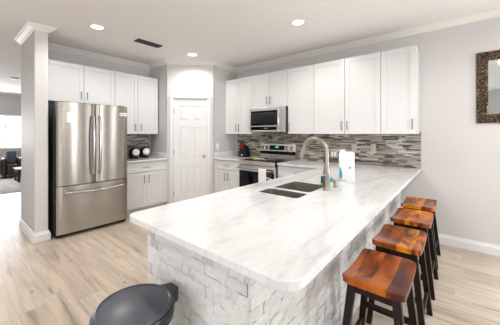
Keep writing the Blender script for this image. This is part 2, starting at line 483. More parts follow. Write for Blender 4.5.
window('window_2', 'y', XW-.07, WW[0], WW[1], .3, 2.3, 3, 1)  # unseen west window, added to let fill light in
for i, (a, c) in enumerate(ADDED_SOUTH_WIN): window('window_%d' % (i+3), 'x', YS-.07, a, c, .6 if a < 2 else .02, 2.4, 1, 2)  # unseen south windows, added for fill and bright streaks in the refrigerator steel
window('window_6', 'y', XR+.07, GD[0], GD[1], 0, 2.1, 2, 1)  # unseen glazed door, added for steel streaks and highlights on the stools

# ------------------------------------------------------------------ cabinets
GROUP_U = None
def shaker(bm, x0, x1, z0, z1, y=0, rail=.062):
    """front panel, face at y-.02, local front is -y"""
    box(bm, x0, x1, y-.012, y, z0, z1)
    r = min(rail, (x1-x0)*.3, (z1-z0)*.3)
    for a, b, c, d in ((x0, x0+r, z0, z1), (x1-r, x1, z0, z1), (x0+r, x1-r, z0, z0+r), (x0+r, x1-r, z1-r, z1)):
        box(bm, a, b, y-.020, y-.010, c, d)
def handle_v(bm, x, z0, z1, y):
    tube(bm, [(x, y-.030, z0), (x, y-.030, z1)], .0055, 10)
    for z in (z0+.018, z1-.018): tube(bm, [(x, y, z), (x, y-.030, z)], .0045, 8)
def handle_h(bm, x0, x1, z, y):
    tube(bm, [(x0, y-.030, z), (x1, y-.030, z)], .0055, 10)
    for x in (x0+.018, x1-.018): tube(bm, [(x, y, z), (x, y-.030, z)], .0045, 8)
def wall_cab(label, loc, rz, w, depth, z0, z1, doors, hl=.13):
    """doors: list of (x0,x1,handle x or None)"""
    r = thing('wall_cabinet', label, 'cabinet', loc, rz)
    bm = nb(); box(bm, .0008, w-.0008, 0, depth, z0, z1, .0015); obj('body', bm, 'cab', r)
    for x0, x1, hx in doors:
        bm = nb(); shaker(bm, x0+.0032, x1-.0032, z0+.003, z1-.003); d = obj('door', bm, 'cab', r, smooth=False)
        if hx is not None:
            bm = nb(); handle_v(bm, hx, z0+.055, z0+.055+hl, -.018); obj('handle', bm, 'nickel', d)
    return r
UT = 2.443; UB = 1.37
H = -PI/2
XU = XR-.33+.02
# right wall: local x runs towards the camera (-Y)
def rloc(y): return (XU, y, 0)
def upper(label, y0, y1, z0, doors):
    w_ = y0-y1
    wall_cab(label, rloc(y0), H, w_, XR-XU, z0, UT, [(a*w_, b*w_, None if hx is None else hx) for a, b, hx in doors])
w_ = 3.668-2.97; upper('white two-door wall cabinet beside the pantry, left of the microwave', 3.668, 2.97, UB, [(0, .5, w_/2-.038), (.5, 1, w_/2+.038)])
w_ = 2.97-2.21; upper('short white two-door wall cabinet above the microwave', 2.97, 2.21, 1.835, [(0, .5, w_/2-.038), (.5, 1, w_/2+.038)])
w_ = 2.21-1.745; upper('white single-door wall cabinet just right of the microwave', 2.21, 1.745, UB, [(0, 1, .035)])
w_ = 1.745-.81; upper('widest white two-door wall cabinet, above the faucet side of the backsplash', 1.745, .81, UB, [(0, .5, w_/2-.04), (.5, 1, w_/2+.04)])
w_ = .81-.42; upper('narrow white single-door wall cabinet at the open end nearest the mirror', .81, .42, UB, [(0, 1, w_-.04)])
# kitchen wall
YU = YF-.33+.02
wall_cab('white two-door wall cabinet above the refrigerator', (.88, YU, 0), 0, 1.872-.88, YF-YU, 1.85, UT, [(0, .53, .53*.992-.04), (.53*1.0, .992, .53*.992+.045)], .12)
w_ = 2.672-1.872
wall_cab('tall white two-door wall cabinet right of the refrigerator', (1.872, YU, 0), 0, w_, YF-YU, UB, UT, [(0, w_/2, w_/2-.055), (w_/2, w_, w_/2+.055)])

def base_cab(label, loc, rz, w, depth, drawers, doors, zt=.886, top_open=False):
    r = thing('base_cabinet', label, 'cabinet', loc, rz)
    bm = nb()
    box(bm, .001, w-.001, 0, depth, .10, zt-.001); box(bm, .001, w-.001, .06, depth, 0, .1)
    obj('body', bm, 'cab', r, smooth=False)
    for x0, x1, z0, z1, hw in drawers:
        bm = nb(); shaker(bm, x0+.002, x1-.002, z0, z1, rail=.04); d = obj('drawer', bm, 'cab', r, smooth=False)
        bm = nb(); xm = (x0+x1)/2; handle_h(bm, xm-hw/2, xm+hw/2, (z0+z1)/2, -.018); obj('handle', bm, 'nickel', d)
    for x0, x1, z0, z1, hx in doors:
        bm = nb(); shaker(bm, x0+.002, x1-.002, z0, z1); d = obj('door', bm, 'cab', r, smooth=False)
        bm = nb(); handle_v(bm, hx, z1-.19, z1-.05, -.018); obj('handle', bm, 'nickel', d)
    return r
YB = YF-.60; XB = XR-.62
w_ = 2.685-1.862
base_cab('white base cabinet with one drawer over two doors, right of the refrigerator', (1.862, YB, 0), 0, w_, YF-YB-.003, [(.0, w_, .715, .868, .14)], [(0, w_/2, .108, .705, w_/2-.04), (w_/2, w_, .108, .705, w_/2+.04)])
w_ = 3.664-2.972
base_cab('white base cabinet between the pantry and the stove', (XB, 3.664, 0), H, w_, XR-XB-.003, [(0, w_, .715, .868, .14)], [(0, w_/2, .108, .705, w_/2-.04), (w_/2, w_, .108, .705, w_/2+.04)])
w_ = 2.205-1.44
base_cab('white drawer base cabinet right of the stove, behind the sink', (XB, 2.205, 0), H, w_, XR-XB-.003, [(0, w_, .715, .868, .14), (0, w_, .415, .705, .14), (0, w_, .108, .405, .14)], [])

# ------------------------------------------------------------------ worktops
def counter(name, outline, holes, m, label, z0=.888, z1=.92, bevel=.009):
    bm = nb(); edges = []
    for loop in [outline]+holes:
        vs = [bm.verts.new((*p, z1)) for p in loop]
        for i in range(len(vs)): edges.append(bm.edges.new((vs[i], vs[(i+1) % len(vs)])))
    bmesh.ops.triangle_fill(bm, use_beauty=True, use_dissolve=False, edges=edges)
    bmesh.ops.dissolve_limit(bm, angle_limit=.01, verts=bm.verts, edges=bm.edges)
    ex = bmesh.ops.extrude_face_region(bm, geom=list(bm.faces))
    bmesh.ops.translate(bm, vec=(0, 0, z0-z1), verts=[v for v in ex['geom'] if isinstance(v, bmesh.types.BMVert)])
    o = obj(name, bm, m, None, True, bevel=bevel)
    return tag(o, label, 'worktop')
def rounded(pts_r):
    """polygon corners with radius -> outline"""
    out = []; n = len(pts_r)
    for i in range(n):
        x, y, r = pts_r[i]; p = Vector((x, y))
        a = Vector(pts_r[i-1][:2]); b = Vector(pts_r[(i+1) % n][:2])
        if r <= 0: out.append((x, y)); continue
        da = (a-p).normalized(); db = (b-p).normalized()
        c = p + (da+db)*r
        s = p+da*r; e = p+db*r
        a0 = math.atan2(s.y-c.y, s.x-c.x); a1 = math.atan2(e.y-c.y, e.x-c.x)
        dlt = (a1-a0+PI) % (2*PI)-PI
        for k in range(9): out.append((c.x+r*math.cos(a0+dlt*k/8), c.y+r*math.sin(a0+dlt*k/8)))
    return out
PX0, PY0, PY1 = .655, .378, 1.45
XC = XR-.66
SINK = [(1.575, 1.755, .885, 1.235), (1.80, 2.155, .90, 1.235)]
counter('peninsula_worktop', rounded([(PX0, PY0, .075), (XR-.002, PY0+.03, 0), (XR-.002, 2.206, 0), (XC, 2.206, 0), (XC, PY1, .02), (PX0, PY1, .06)]),
        [rounded([(a, c, .03), (b, c, .03), (b, d, .03), (a, d, .03)]) for a, b, c, d in SINK], 'marble',
        'white veined marble worktop of the peninsula, running round to the stove')
counter('stove_side_worktop', [(XC, 2.972), (XR-.002, 2.972), (XR-.002, 3.666), (XC, 3.666)], [], 'marble', 'short white marble worktop under the knife block')
counter('refrigerator_side_worktop', [(1.864, YF-.645), (2.684, YF-.645), (2.684, YF-.002), (1.864, YF-.002)], [], 'marble', 'short white marble worktop between refrigerator and pantry')
bm = nb(); box(bm, 2.664, 2.686, 4.245, YF-.002, .921, 1.02, .003); tag(obj('side_splash', bm, 'marble'), 'low marble upstand on the pantry wall beside the black canisters', 'upstand')
bm = nb(); box(bm, XC+.01, XR-.002, 3.643, 3.665, .921, 1.02, .003); tag(obj('side_splash', bm, 'marble'), 'low marble upstand on the pantry wall beside the knife block', 'upstand')

# ------------------------------------------------------------------ backsplash mosaic
def paint(bm, faces, col, lay):
    for f in faces:
        for lp in f.loops: lp[lay] = (*col, 1)
PAL = [(.25, .205, .165), (.32, .275, .23), (.165, .125, .098), (.39, .345, .295), (.30, .265, .235), (.34, .305, .27), (.20, .16, .13)]
DARK = [(.028, .019, .015), (.06, .040, .032), (.10, .075, .06)]
LIGHT = [(.53, .49, .44), (.58, .55, .51)]
def mosaic(name, L, z0, z1, mtx, pal_dark=.20):
    bm = nb(); lay = bm.loops.layers.float_color.new('tint'); rh = .0192
    nrows = int(round((z1-z0)/rh)); rh = (z1-z0)/nrows
    for r in range(nrows):
        x = -random.random()*.1
        while x < L:
            ln = random.choice((.05, .08, .10, .13, .16, .20))*random.uniform(.9, 1.1)
            a, b = max(0, x), min(L, x+ln); x += ln
            if b-a < .012: continue
            q = random.random()
            col = random.choice(DARK) if q < pal_dark else random.choice(LIGHT) if q < pal_dark+.17 else random.choice(PAL)
            pr_ = random.uniform(.0055, .009)
            n0 = len(bm.faces)
            y = -pr_
            zz0, zz1 = z0+r*rh+.0011, z0+(r+1)*rh-.0011
            vs = [bm.verts.new(p) for p in ((a+.0008, y, zz0), (b-.0008, y, zz0), (b-.0008, y, zz1), (a+.0008, y, zz1), (a+.0008, 0, zz0), (b-.0008, 0, zz0), (b-.0008, 0, zz1), (a+.0008, 0, zz1))]
            fs = [bm.faces.new([vs[i] for i in qd]) for qd in ((0, 1, 2, 3), (0, 4, 5, 1), (1, 5, 6, 2), (2, 6, 7, 3), (3, 7, 4, 0))]
            paint(bm, fs, col, lay)
    vs = [bm.verts.new(p) for p in ((0, -.004, z0), (L, -.004, z0), (L, -.004, z1), (0, -.004, z1))]
    paint(bm, [bm.faces.new(vs)], (.36, .33, .30), lay)
    bmesh.ops.transform(bm, matrix=mtx, verts=bm.verts)
    o = struct(name, bm, 'mosaic')
    return o
mosaic('wall_backsplash_right', 3.664-.43, .921, 1.40, Matrix.Translation((XR-.001, 3.64, 0)) @ Matrix.Rotation(H, 4, 'Z'))
mosaic('wall_backsplash_kitchen', 2.664-1.866, .921, 1.37, Matrix.Translation((1.866, YF-.001, 0)), .24)

# ------------------------------------------------------------------ peninsula base
pb = thing('breakfast_peninsula', 'white stone-clad peninsula base under the marble worktop', 'counter base', (.772, .640, 0))
BX, BY = .772, .640
bm = nb()
L_ = XR-BX-.004; D_ = 1.41-BY
box(bm, 0, .02, 0, D_, 0, .886); box(bm, .02, L_, 0, .02, 0, .886); box(bm, .02, L_, D_-.02, D_, .10, .886)
box(bm, .02, L_, .02, D_-.08, .08, .10); box(bm, .02, L_, D_-.09, D_-.07, 0, .08)
obj('body', bm, 'cab', pb, smooth=False)
def stones(name, L, Ht, mtx, off=0):
    bm = nb(); lay = bm.loops.layers.float_color.new('tint'); rows = 17; rh = Ht/rows
    for r in range(rows):
        x = -random.random()*.12
        while x < L:
            ln = random.choice((.06, .08, .10, .12, .16))*random.uniform(.9, 1.15)
            a, b = max(0, x), min(L, x+ln); x += ln
            if b-a < .015: continue
            g = random.choice((.62, .65, .67, .68, .69, .70)); g *= random.uniform(.95, 1.03)
            col = (g, g*.98, g*.965)
            if random.random() < .07: col = (g*.80, g*.79, g*.79)
            z0, z1 = r*rh+.0007, (r+1)*rh-.0007
            base = random.uniform(.0095, .014)
            nx = 3; nz = 2
            grid = [[bm.verts.new((a+.0005+(b-a-.001)*i/nx, -(base+random.uniform(-.0040, .0040) - (.0015 if j in (0, nz) or i in (0, nx) else 0)), z0+(z1-z0)*j/nz)) for i in range(nx+1)] for j in range(nz+1)]
            fs = []
            for j in range(nz):
                for i in range(nx): fs.append(bm.faces.new((grid[j][i], grid[j][i+1], grid[j+1][i+1], grid[j+1][i])))
            ring = grid[0][:] + [grid[j][nx] for j in range(1, nz+1)] + grid[nz][-2::-1] + [grid[j][0] for j in range(nz-1, 0, -1)]
            back = [bm.verts.new((v.co.x, 0, v.co.z)) for v in ring]
            for i in range(len(ring)):
                k2 = (i+1) % len(ring)
                fs.append(bm.faces.new((ring[i], back[i], back[k2], ring[k2])))
            paint(bm, fs, col, lay)
    bmesh.ops.transform(bm, matrix=mtx, verts=bm.verts)
    return obj(name, bm, 'stone', pb, smooth=False)
# left end faces -X ; stool side faces -Y   (parent-local coordinates)
stones('stone_cladding', D_+.002, .885, Matrix.Translation((0, D_, 0)) @ Matrix.Rotation(-PI/2, 4, 'Z'))
stones('stone_cladding', L_+.014, .885, Matrix.Translation((-.014, 0, 0)))
for i in range(6):
    x0 = .05+i*.42
    bm = nb(); mt = Matrix.Translation((x0+.41, D_, 0)) @ Matrix.Rotation(PI, 4, 'Z')
    shaker(bm, 0, .41, .11, .865); bmesh.ops.transform(bm, matrix=mt, verts=bm.verts)
    obj('door', bm, 'cab', pb, smooth=False)

# ------------------------------------------------------------------ sink and faucet
sk = thing('kitchen_sink', 'undermounted double-bowl steel sink let into the peninsula worktop', 'sink', (1.87, 1.06, .70))
for a, b, c, d in SINK:
    bm = nb(); rims = []
    for off, z in ((-.0015, .917), (-.003, .917), (-.004, .88), (-.006, .73), (-.02, .705)):
        lp = rounded([(a-off, c-off, .04), (b+off, c-off, .04), (b+off, d+off, .04), (a-off, d+off, .04)])
        rims.append([bm.verts.new((x-1.87, y-1.06, z-.70)) for x, y in lp])
    for r0, r1 in zip(rims, rims[1:]):
        for k in range(len(r0)): bm.faces.new((r0[k], r0[(k+1) % len(r0)], r1[(k+1) % len(r1)], r1[k]))
    bm.faces.new(rims[-1])
    bo = obj('bowl', bm, 'sink', sk)
    bm = nb(); lathe(bm, [(.042, .0055), (.042, .009), (.034, .010), (.030, .007), (0, .007)], (a+b)/2-1.87, (c+d)/2-1.06, 24)
    obj('drain', bm, 'chrome', bo)
FX, FYc = 1.972, .835
fa = thing('faucet', 'tall brushed nickel gooseneck faucet behind the sink', 'faucet', (FX, FYc, .92))
bm = nb(); lathe(bm, [(.031, 0), (.031, .012), (.0275, .016), (.0265, .10), (.0285, .105), (.0285, .15), (.023, .175), (.017, .19), (.0165, .20)], seg=24)
obj('base', bm, 'nickel_light', fa)
bm = nb(); R_ = .105; hz = .425-R_-.016
pts = [(0, 0, .19), (0, 0, hz*.7)] + [(0, R_-R_*math.cos(a), hz+R_*math.sin(a)) for a in [PI*k/16*.93 for k in range(17)]]
tube(bm, pts, .0168, 16); nk = obj('gooseneck', bm, 'nickel_light', fa)
e0 = Vector(pts[-1]); dirv = (Vector(pts[-1])-Vector(pts[-2])).normalized()
bm = nb(); tube(bm, [e0, e0+dirv*.02, e0+dirv*.06, e0+dirv*.085], [.0175, .020, .0215, .020], 16); sh = obj('spray_head', bm, 'nickel_light', fa)
bm = nb(); tube(bm, [e0+dirv*.0845, e0+dirv*.089], .015, 16); obj('spray_nozzle', bm, 'black', sh)
bm = nb(); tube(bm, [(-.024, 0, .128), (-.045, -.004, .130)], [.014, .012], 12); tube(bm, [(-.043, -.004, .128), (-.058, -.012, .16), (-.066, -.020, .215)], [.008, .007, .006], 10)
obj('lever', bm, 'nickel_light', fa)
sd = thing('soap_dispenser', 'small nickel soap pump standing right of the faucet', 'soap dispenser', (2.125, .826, .92))
bm = nb(); lathe(bm, [(.022, 0), (.022, .006), (.014, .010), (.012, .03), (.016, .034), (.016, .062), (.010, .066), (.0, .068)], seg=20); obj('pump_body', bm, 'nickel_light', sd)
bm = nb(); tube(bm, [(0, 0, .055), (.045, -.035, .055), (.080, -.064, .052), (.083, -.067, .045)], [.0065, .006, .0055, .005], 10); obj('spout', bm, 'nickel_light', sd)
# sponges
bm = nb(); box(bm, 2.125, 2.285, .895, .962, .921, .935, .004); tag(obj('sponge_tray', bm, 'lime'), 'yellow-green tray under the sponges behind the faucet', 'tray')
bm = nb(); box(bm, 2.128, 2.146, .925, .958, .9355, 1.00, .006); tag(obj('sponge', bm, 'dark_teal'), 'dark teal sponge standing left of the faucet post', 'sponge')
bm = nb(); box(bm, 2.225, 2.278, .900, .932, .9355, .972, .006); tag(obj('sponge', bm, 'teal'), 'bright teal sponge lying right of the faucet post', 'sponge')
# white carton
cb = thing('carton', 'tall white carton with a teal swoosh on the peninsula worktop', 'carton', (2.46, .845, .9205), math.radians(-69))
bm = nb(); box(bm, -.068, .068, -.055, .055, 0, .272, .003); obj('box_body', bm, 'white_plastic', cb)
for x0, x1, ya, yb, zt in ((-.064, -.005, .044, .053, .298), (-.055, .058, -.053, -.047, .284)):
    bm = nb(); hexa(bm, [(x0, ya), (x1, ya), (x1, yb), (x0, yb)], [(x0+.012, ya), (x1-.006, ya), (x1-.006, yb), (x0+.012, yb)], .2715, zt)
    obj('flap', bm, 'white_plastic', cb)
bm = nb()
Lc = [(-.0665, .03), (-.0665, .145)]; outl = [(-.066, .03), (-.043, .03), (-.040, .06), (-.042, .09), (-.050, .12), (-.066, .147)]
fr = [bm.verts.new((x, -.0562, z)) for x, z in outl]; bk = [bm.verts.new((x, -.0550, z)) for x, z in outl]
bm.faces.new(fr); bm.faces.new(bk[::-1])
for i in range(len(fr)): bm.faces.new((fr[i], fr[(i+1) % 6], bk[(i+1) % 6], bk[i]))
sw = obj('swoosh_print', bm, 'blue', cb, smooth=False); sw['label'] = 'teal blue swoosh'
for q in ((.018, .036, .128, .142), (.022, .032, .152, .156), (.012, .050, .180, .1815)):
    bm = nb(); box(bm, q[0], q[1], -.0560, -.0548, q[2], q[3]); obj('small_print', bm, 'grey_ink', cb, smooth=False)

# ------------------------------------------------------------------ refrigerator
RX0, RX1, RYF = .934, 1.842, 4.0
rf = thing('refrigerator', 'stainless steel french-door refrigerator with bottom freezer drawer', 'refrigerator', ((RX0+RX1)/2, 4.4, 0))
rw = (RX1-RX0)/2; fy = RYF-4.4
bm = nb(); box(bm, -rw+.004, rw-.004, fy+.085, .44, .05, 1.775, .006); obj('case', bm, 'dark_grey', rf)
bm = nb(); box(bm, -rw+.012, rw-.012, fy+.06, .42, .012, .05); 
for sx_ in (-1, 1):
    for yy in (fy+.12, .38): tube(bm, [(sx_*(rw-.08), yy, 0), (sx_*(rw-.08), yy, .03)], .022, 12)
obj('toe_grille', bm, 'black', rf)
def bowed(bm, x0, x1, z0, z1, y_face, thick, bow, n=14):
    f = []
    for i in range(n+1):
        u = i/n; x = x0+(x1-x0)*u
        e = min(u, 1-u)*(x1-x0)
        rr = .014 if e < 1e-6 else (.005 if e < .03 else 0)
        f.append((x, y_face + bow*(2*u-1)**2 + rr))
    poly = f + [(x1, y_face+thick), (x0, y_face+thick)]
    prism(bm, poly, z0, z1)
zs = .685
for s in (-1, 1):
    x0, x1 = (-rw, -.004) if s < 0 else (.004, rw)
    bm = nb(); bowed(bm, x0, x1, zs+.004, 1.79, fy, .08, .010)
    d = obj('door', bm, 'steel', rf, ang=25)
    bm = nb(); hx = s*.040; z0, z1 = .80, 1.63
    pts = [(hx, fy-.010, z0)] + [(hx, fy-.050-.022*math.sin(PI*k/14), z0+.02+(z1-z0-.04)*k/14) for k in range(15)] + [(hx, fy-.010, z1)]
    pts[0] = (hx, fy+.006, z0+.015); pts[-1] = (hx, fy+.006, z1-.015)
    tube(bm, pts, .014, 12); obj('handle', bm, 'chrome', d)
bm = nb(); bowed(bm, -rw, rw, .055, zs-.006, fy, .08, .012)
d = obj('freezer_drawer', bm, 'steel', rf, ang=25)
bm = nb(); hz = .600
pts = [(-rw+.10, fy+.008, hz)] + [(-rw+.09+(2*rw-.18)*k/16, fy-.045-.025*math.sin(PI*k/16), hz-.012*math.sin(PI*k/16)) for k in range(17)] + [(rw-.10, fy+.008, hz)]
tube(bm, pts, .0145, 12); obj('handle', bm, 'chrome', d)
for s in (-1, 1):
    bm = nb(); box(bm, s*(rw-.09)-.05, s*(rw-.09)+.05, fy+.03, fy+.14, 1.776, 1.80, .004); obj('hinge_cover', bm, 'dark_grey', rf)
bm = nb(); box(bm, 1.040, 1.142, RYF-.003, RYF-.001, 1.52, 1.66); tag(obj('paper_note', bm, 'paper', smooth=False), 'blank white paper note on the left refrigerator door', 'note')
stk = thing('door_sticker', 'small white sticker with grey marks on the right refrigerator door', 'sticker', (1.768, RYF-.0005, 1.668))
bm = nb(); box(bm, -.052, .052, -.004, -.002, -.024, .024); obj('sticker_sheet', bm, 'paper', stk, smooth=False)
for a, c, z0, z1 in ((-.044, -.030, -.014, .012), (-.024, .0, -.012, -.006), (-.024, .0, .003, .009), (.006, .018, -.014, .012), (.024, .042, -.004, .004)):
    bm = nb(); box(bm, a, c, -.0046, -.0038, z0, z1); obj('sticker_print', bm, 'grey_ink', stk, smooth=False)

# ------------------------------------------------------------------ microwave
mw = thing('microwave', 'stainless over-the-range microwave with black glass door', 'microwave', (3.555, 2.59, 1.405), H)
# local: x to the right (towards camera), front -y ; width .755
hw = .376
bm = nb(); box(bm, -hw, hw, .03, XR-3.555-.004, .0, .425, .003); obj('case', bm, 'black', mw)
bm = nb()
box(bm, -hw, hw, 0, .03, .368, .425, .004); box(bm, -hw, hw, 0, .03, 0, .03, .003)
box(bm, -hw, -hw+.035, 0, .03, .03, .368); box(bm, .225, hw, 0, .03, .03, .368); box(bm, -hw+.035, .225, 0, .03, .092, .112)
obj('front_frame', bm, 'steel_light', mw, smooth=False)
bm = nb(); box(bm, -hw+.035, .225, .003, .028, .112, .368); d = obj('door_window', bm, 'black_gloss', mw, smooth=False)
bm = nb(); box(bm, -hw+.06, .20, .001, .004, .145, .335, .001); obj('window_screen', bm, 'black', d)
bm = nb(); box(bm, -hw+.035, .225, .003, .028, .03, .092); d = obj('control_strip', bm, 'black_gloss', mw, smooth=False)
bm = nb()
box(bm, -.05, .02, .0015, .0028, .052, .070)
obj('clock', bm, 'grey_ink', d, smooth=False)
bm = nb(); tube(bm, [(.285, .004, .06)] + [(.285, -.034-.016*math.sin(PI*k/10), .065+.30*k/10) for k in range(11)] + [(.285, .004, .37)], .011, 12); obj('handle', bm, 'chrome', mw)
bm = nb(); box(bm, -hw+.02, hw-.02, .05, .35, -.004, 0); obj('underside_vent', bm, 'dark_grey', mw, smooth=False)

# ------------------------------------------------------------------ stove
st_ = thing('range', 'stainless electric range with black oven glass between white base cabinets', 'stove', (3.275, 2.589, 0), H)
hw = .378; dp = XR-3.275-.01
bm = nb(); box(bm, -hw, hw, .03, dp, .03, .905, .002)
for sx_ in (-1, 1):
    for yy in (.1, dp-.08): tube(bm, [(sx_*.3, yy, 0), (sx_*.3, yy, .032)], .018, 10)
obj('body', bm, 'black', st_)
bm = nb(); box(bm, -hw, hw, -.012, dp-.07, .905, .925, .005); ct = obj('cooktop', bm, 'black_gloss', st_)
bm = nb(); box(bm, -hw, hw, -.022, -.010, .86, .926, .004); obj('front_trim', bm, 'steel_light', st_)
for x, y, r in ((-.18, .14, .10), (.18, .14, .08), (-.18, .42, .075), (.18, .42, .10)):
    bm = nb(); lathe(bm, [(r, .9252), (r, .9256), (r-.006, .9256), (r-.006, .9252), (r, .9252)], x, y, 40); obj('burner_ring', bm, 'grey_ink', ct)
# backguard: sloped steel panel
bm = nb(); prism_x(bm, [(dp-.085, .925), (dp, .925), (dp, 1.185), (dp-.045, 1.185), (dp-.070, 1.060), (dp-.062, 1.055), (dp-.062, 1.0), (dp-.085, .995)], -hw, hw); bgd = obj('backguard', bm, 'steel_light', st_, smooth=False)
bm = nb(); prism_x(bm, [(dp-.068, 1.0005), (dp-.0615, 1.0005), (dp-.0615, 1.0545), (dp-.068, 1.0545)], -hw, hw); obj('lower_strip', bm, 'black_gloss', bgd, smooth=False)
def slope_y(z): return dp-.070+(z-1.060)*(.025/.125)
bm = nb(); prism_x(bm, [(slope_y(1.078)-.004, 1.078), (slope_y(1.078)+.004, 1.078), (slope_y(1.162)+.004, 1.162), (slope_y(1.162)-.004, 1.162)], -.175, .150); pn = obj('control_panel', bm, 'black_gloss', bgd, smooth=False)
bm = nb(); prism_x(bm, [(slope_y(1.118)-.0055, 1.118), (slope_y(1.118)-.003, 1.118), (slope_y(1.146)-.003, 1.146), (slope_y(1.146)-.0055, 1.146)], -.04, .025); obj('clock_display', bm, 'display', pn, smooth=False)
for x in (-.315, -.225, .205, .30):
    bm = nb(); mt = Matrix.Translation((x, slope_y(1.115), 1.115)) @ Matrix.Rotation(PI/2-.16, 4, 'X')
    lathe(bm, [(.036, 0), (.036, .006), (.030, .010), (.028, .030), (.024, .034), (0, .034)], seg=20, mtx=mt); kb = obj('control_knob', bm, 'chrome', bgd)
    bm = nb(); mt2 = mt; b_ = nb(); b_.free()
    box(bm, -.004, .004, -.024, .024, .033, .041, .002); bmesh.ops.transform(bm, matrix=mt, verts=bm.verts); obj('grip', bm, 'dark_grey', kb)
bm = nb(); box(bm, -hw+.003, hw-.003, -.012, .03, .26, .85, .004)
od = obj('oven_door', bm, 'steel_light', st_)
bm = nb(); box(bm, -hw+.022, hw-.022, -.016, -.008, .31, .755, .003); obj('oven_glass', bm, 'black_gloss', od)
bm = nb(); tube(bm, [(-hw+.04, -.010, .80), (-hw+.04, -.058, .80)], .009, 10); tube(bm, [(hw-.012, -.010, .80), (hw-.012, -.058, .80)], .009, 10); tube(bm, [(-hw+.02, -.060, .80), (hw-.02, -.060, .80)], .013, 12); obj('handle', bm, 'chrome', od)
bm = nb(); box(bm, -hw+.003, hw-.003, -.008, .03, .05, .25, .004); obj('storage_drawer', bm, 'steel_light', st_)
# dish towels over the oven handle
def towel(name, yc, wd, drop, m, label):
    r = thing(name, label, 'towel', (3.275-.060, yc, .80), H)
    bm = nb(); rows = []
    prof = [(-.0165, -drop), (-.0168, -drop*.5), (-.0165, -.02), (-.0160, 0), (-.011, .0125), (0, .0165), (.011, .0125), (.0160, 0), (.0165, -.03), (.0165, -drop*.7)]
    for y, z in prof:
        rows.append([bm.verts.new((-wd/2+wd*k/8, y-.0020*math.sin(k*1.7)*(1 if (z < -.02 and y < 0) else 0), z)) for k in range(9)])
    for a, b in zip(rows, rows[1:]):
        for k in range(8): bm.faces.new((a[k], a[k+1], b[k+1], b[k]))
    o = obj('cloth', bm, m, r)
    md = o.modifiers.new('s', 'SOLIDIFY'); md.thickness = .003; md.offset = 1
    return r
towel('dish_towel', 2.405, .15, .36, 'towel', 'plain white dish towel hanging on the oven handle')
dt = towel('dish_towel', 2.282, .100, .30, 'dark_towel', 'dark dish towel with white marks hanging beside the white one')
for x0, x1, z0, z1 in ((-.05, -.03, -.125, -.10), (-.012, .002, -.135, -.095), (.02, .05, -.13, -.11), (-.05, .05, -.012, -.006)):
    bm = nb(); hexa(bm, [(x0, -.0260), (x1, -.0260), (x1, -.0185), (x0, -.0185)], [(x0+.006, -.0260), (x1+.004, -.0260), (x1+.004, -.0185), (x0+.006, -.0185)], z0, z1); obj('printed_mark', bm, 'towel', dt, smooth=False)
# things on the cooktop
sr = thing('spoon_rest', 'small yellow-green dish lying on the cooktop', 'dish', (3.46, 2.72, .9262))
bm = nb(); lathe(bm, [(.0, 0), (.055, 0), (.075, .012), (.078, .020), (.072, .016), (.052, .006), (0, .006)], seg=24); obj('dish', bm, 'yellow', sr)
bm = nb(); tube(bm, [(.02, -.02, .015), (.0, -.09, .022), (-.03, -.19, .014)], [.010, .006, .007], 8); obj('spoon', bm, 'white_plastic', sr)

# ------------------------------------------------------------------ knife block
kb = thing('knife_block', 'black slanted knife block with red and black handles left of the stove', 'knife block', (3.79, 3.29, .921), H)
bm = nb(); prism_x(bm, [(-.075, 0), (.075, 0), (.085, .06), (.02, .215), (-.065, .16)], -.085, .085); obj('block', bm, 'black', kb, smooth=False, bevel=.006)
nrm = Vector((0, -.055, .085)).normalized(); nrm = Vector((0, -.54, .84))
for i, (x, u, ln, m) in enumerate([(-.055, .25, .085, 'black'), (-.02, .25, .10, 'red'), (.015, .25, .095, 'red'), (.05, .25, .075, 'black'), (-.055, .7, .095, 'black'), (-.02, .7, .11, 'black'), (.015, .7, .10, 'red'), (.05, .7, .08, 'black')]):
    p0 = Vector((x, -.065+.085*u, .16+.055*u)) - nrm*.006
    bm = nb(); tube(bm, [p0, p0+nrm*ln*.5, p0+nrm*ln], [.0095, .011, .009], 8); o = obj('knife_handle', bm, m, kb)
    if m == 'red': o['label'] = 'red knife handle'
bm = nb(); box(bm, -.02, .012, -.0770, -.0720, .03, .055); obj('maker_plate', bm, 'paper', kb, smooth=False)

# ------------------------------------------------------------------ black canisters beside the refrigerator
def canister(x, y, label):
    r = thing('canister', label, 'canister', (x, y, .921), 0, None)
    bm = nb(); lathe(bm, [(.075, 0), (.088, .012), (.090, .06), (.086, .13), (.076, .165), (.052, .180), (.05, .188), (.03, .195), (.018, .20), (.018, .212), (0, .216)], seg=28); obj('pot', bm, 'black', r)
    # pale round face on the front, bulging with the pot
    bm = nb(); mt = Matrix.Translation((0, -.083, .118)) @ Matrix.Rotation(-.35, 4, 'Z') @ Matrix.Rotation(PI/2-.12, 4, 'X')
    lathe(bm, [(.060, -.03), (.060, .004), (.045, .011), (0, .014)], seg=24, mtx=mt); f_ = obj('round_face', bm, 'white_plastic', r); f_['label'] = 'white round face'
    bm = nb(); lathe(bm, [(.044, .008), (.044, .0135), (.039, .0145), (.039, .008), (.044, .008)], seg=24, mtx=mt); obj('face_ring', bm, 'table_top', f_)
    bm = nb(); mt = Matrix.Translation((.035, -.095, .035)) @ Matrix.Rotation(PI/2, 4, 'X'); lathe(bm, [(.014, -.02), (.014, .008), (.010, .012), (0, .012)], seg=16, mtx=mt); obj('tap', bm, 'chrome', r)
    return r
canister(2.235, 4.62, 'black canister with white round face beside the refrigerator')
canister(2.452, 4.66, 'black canister with white round face nearest the pantry wall')

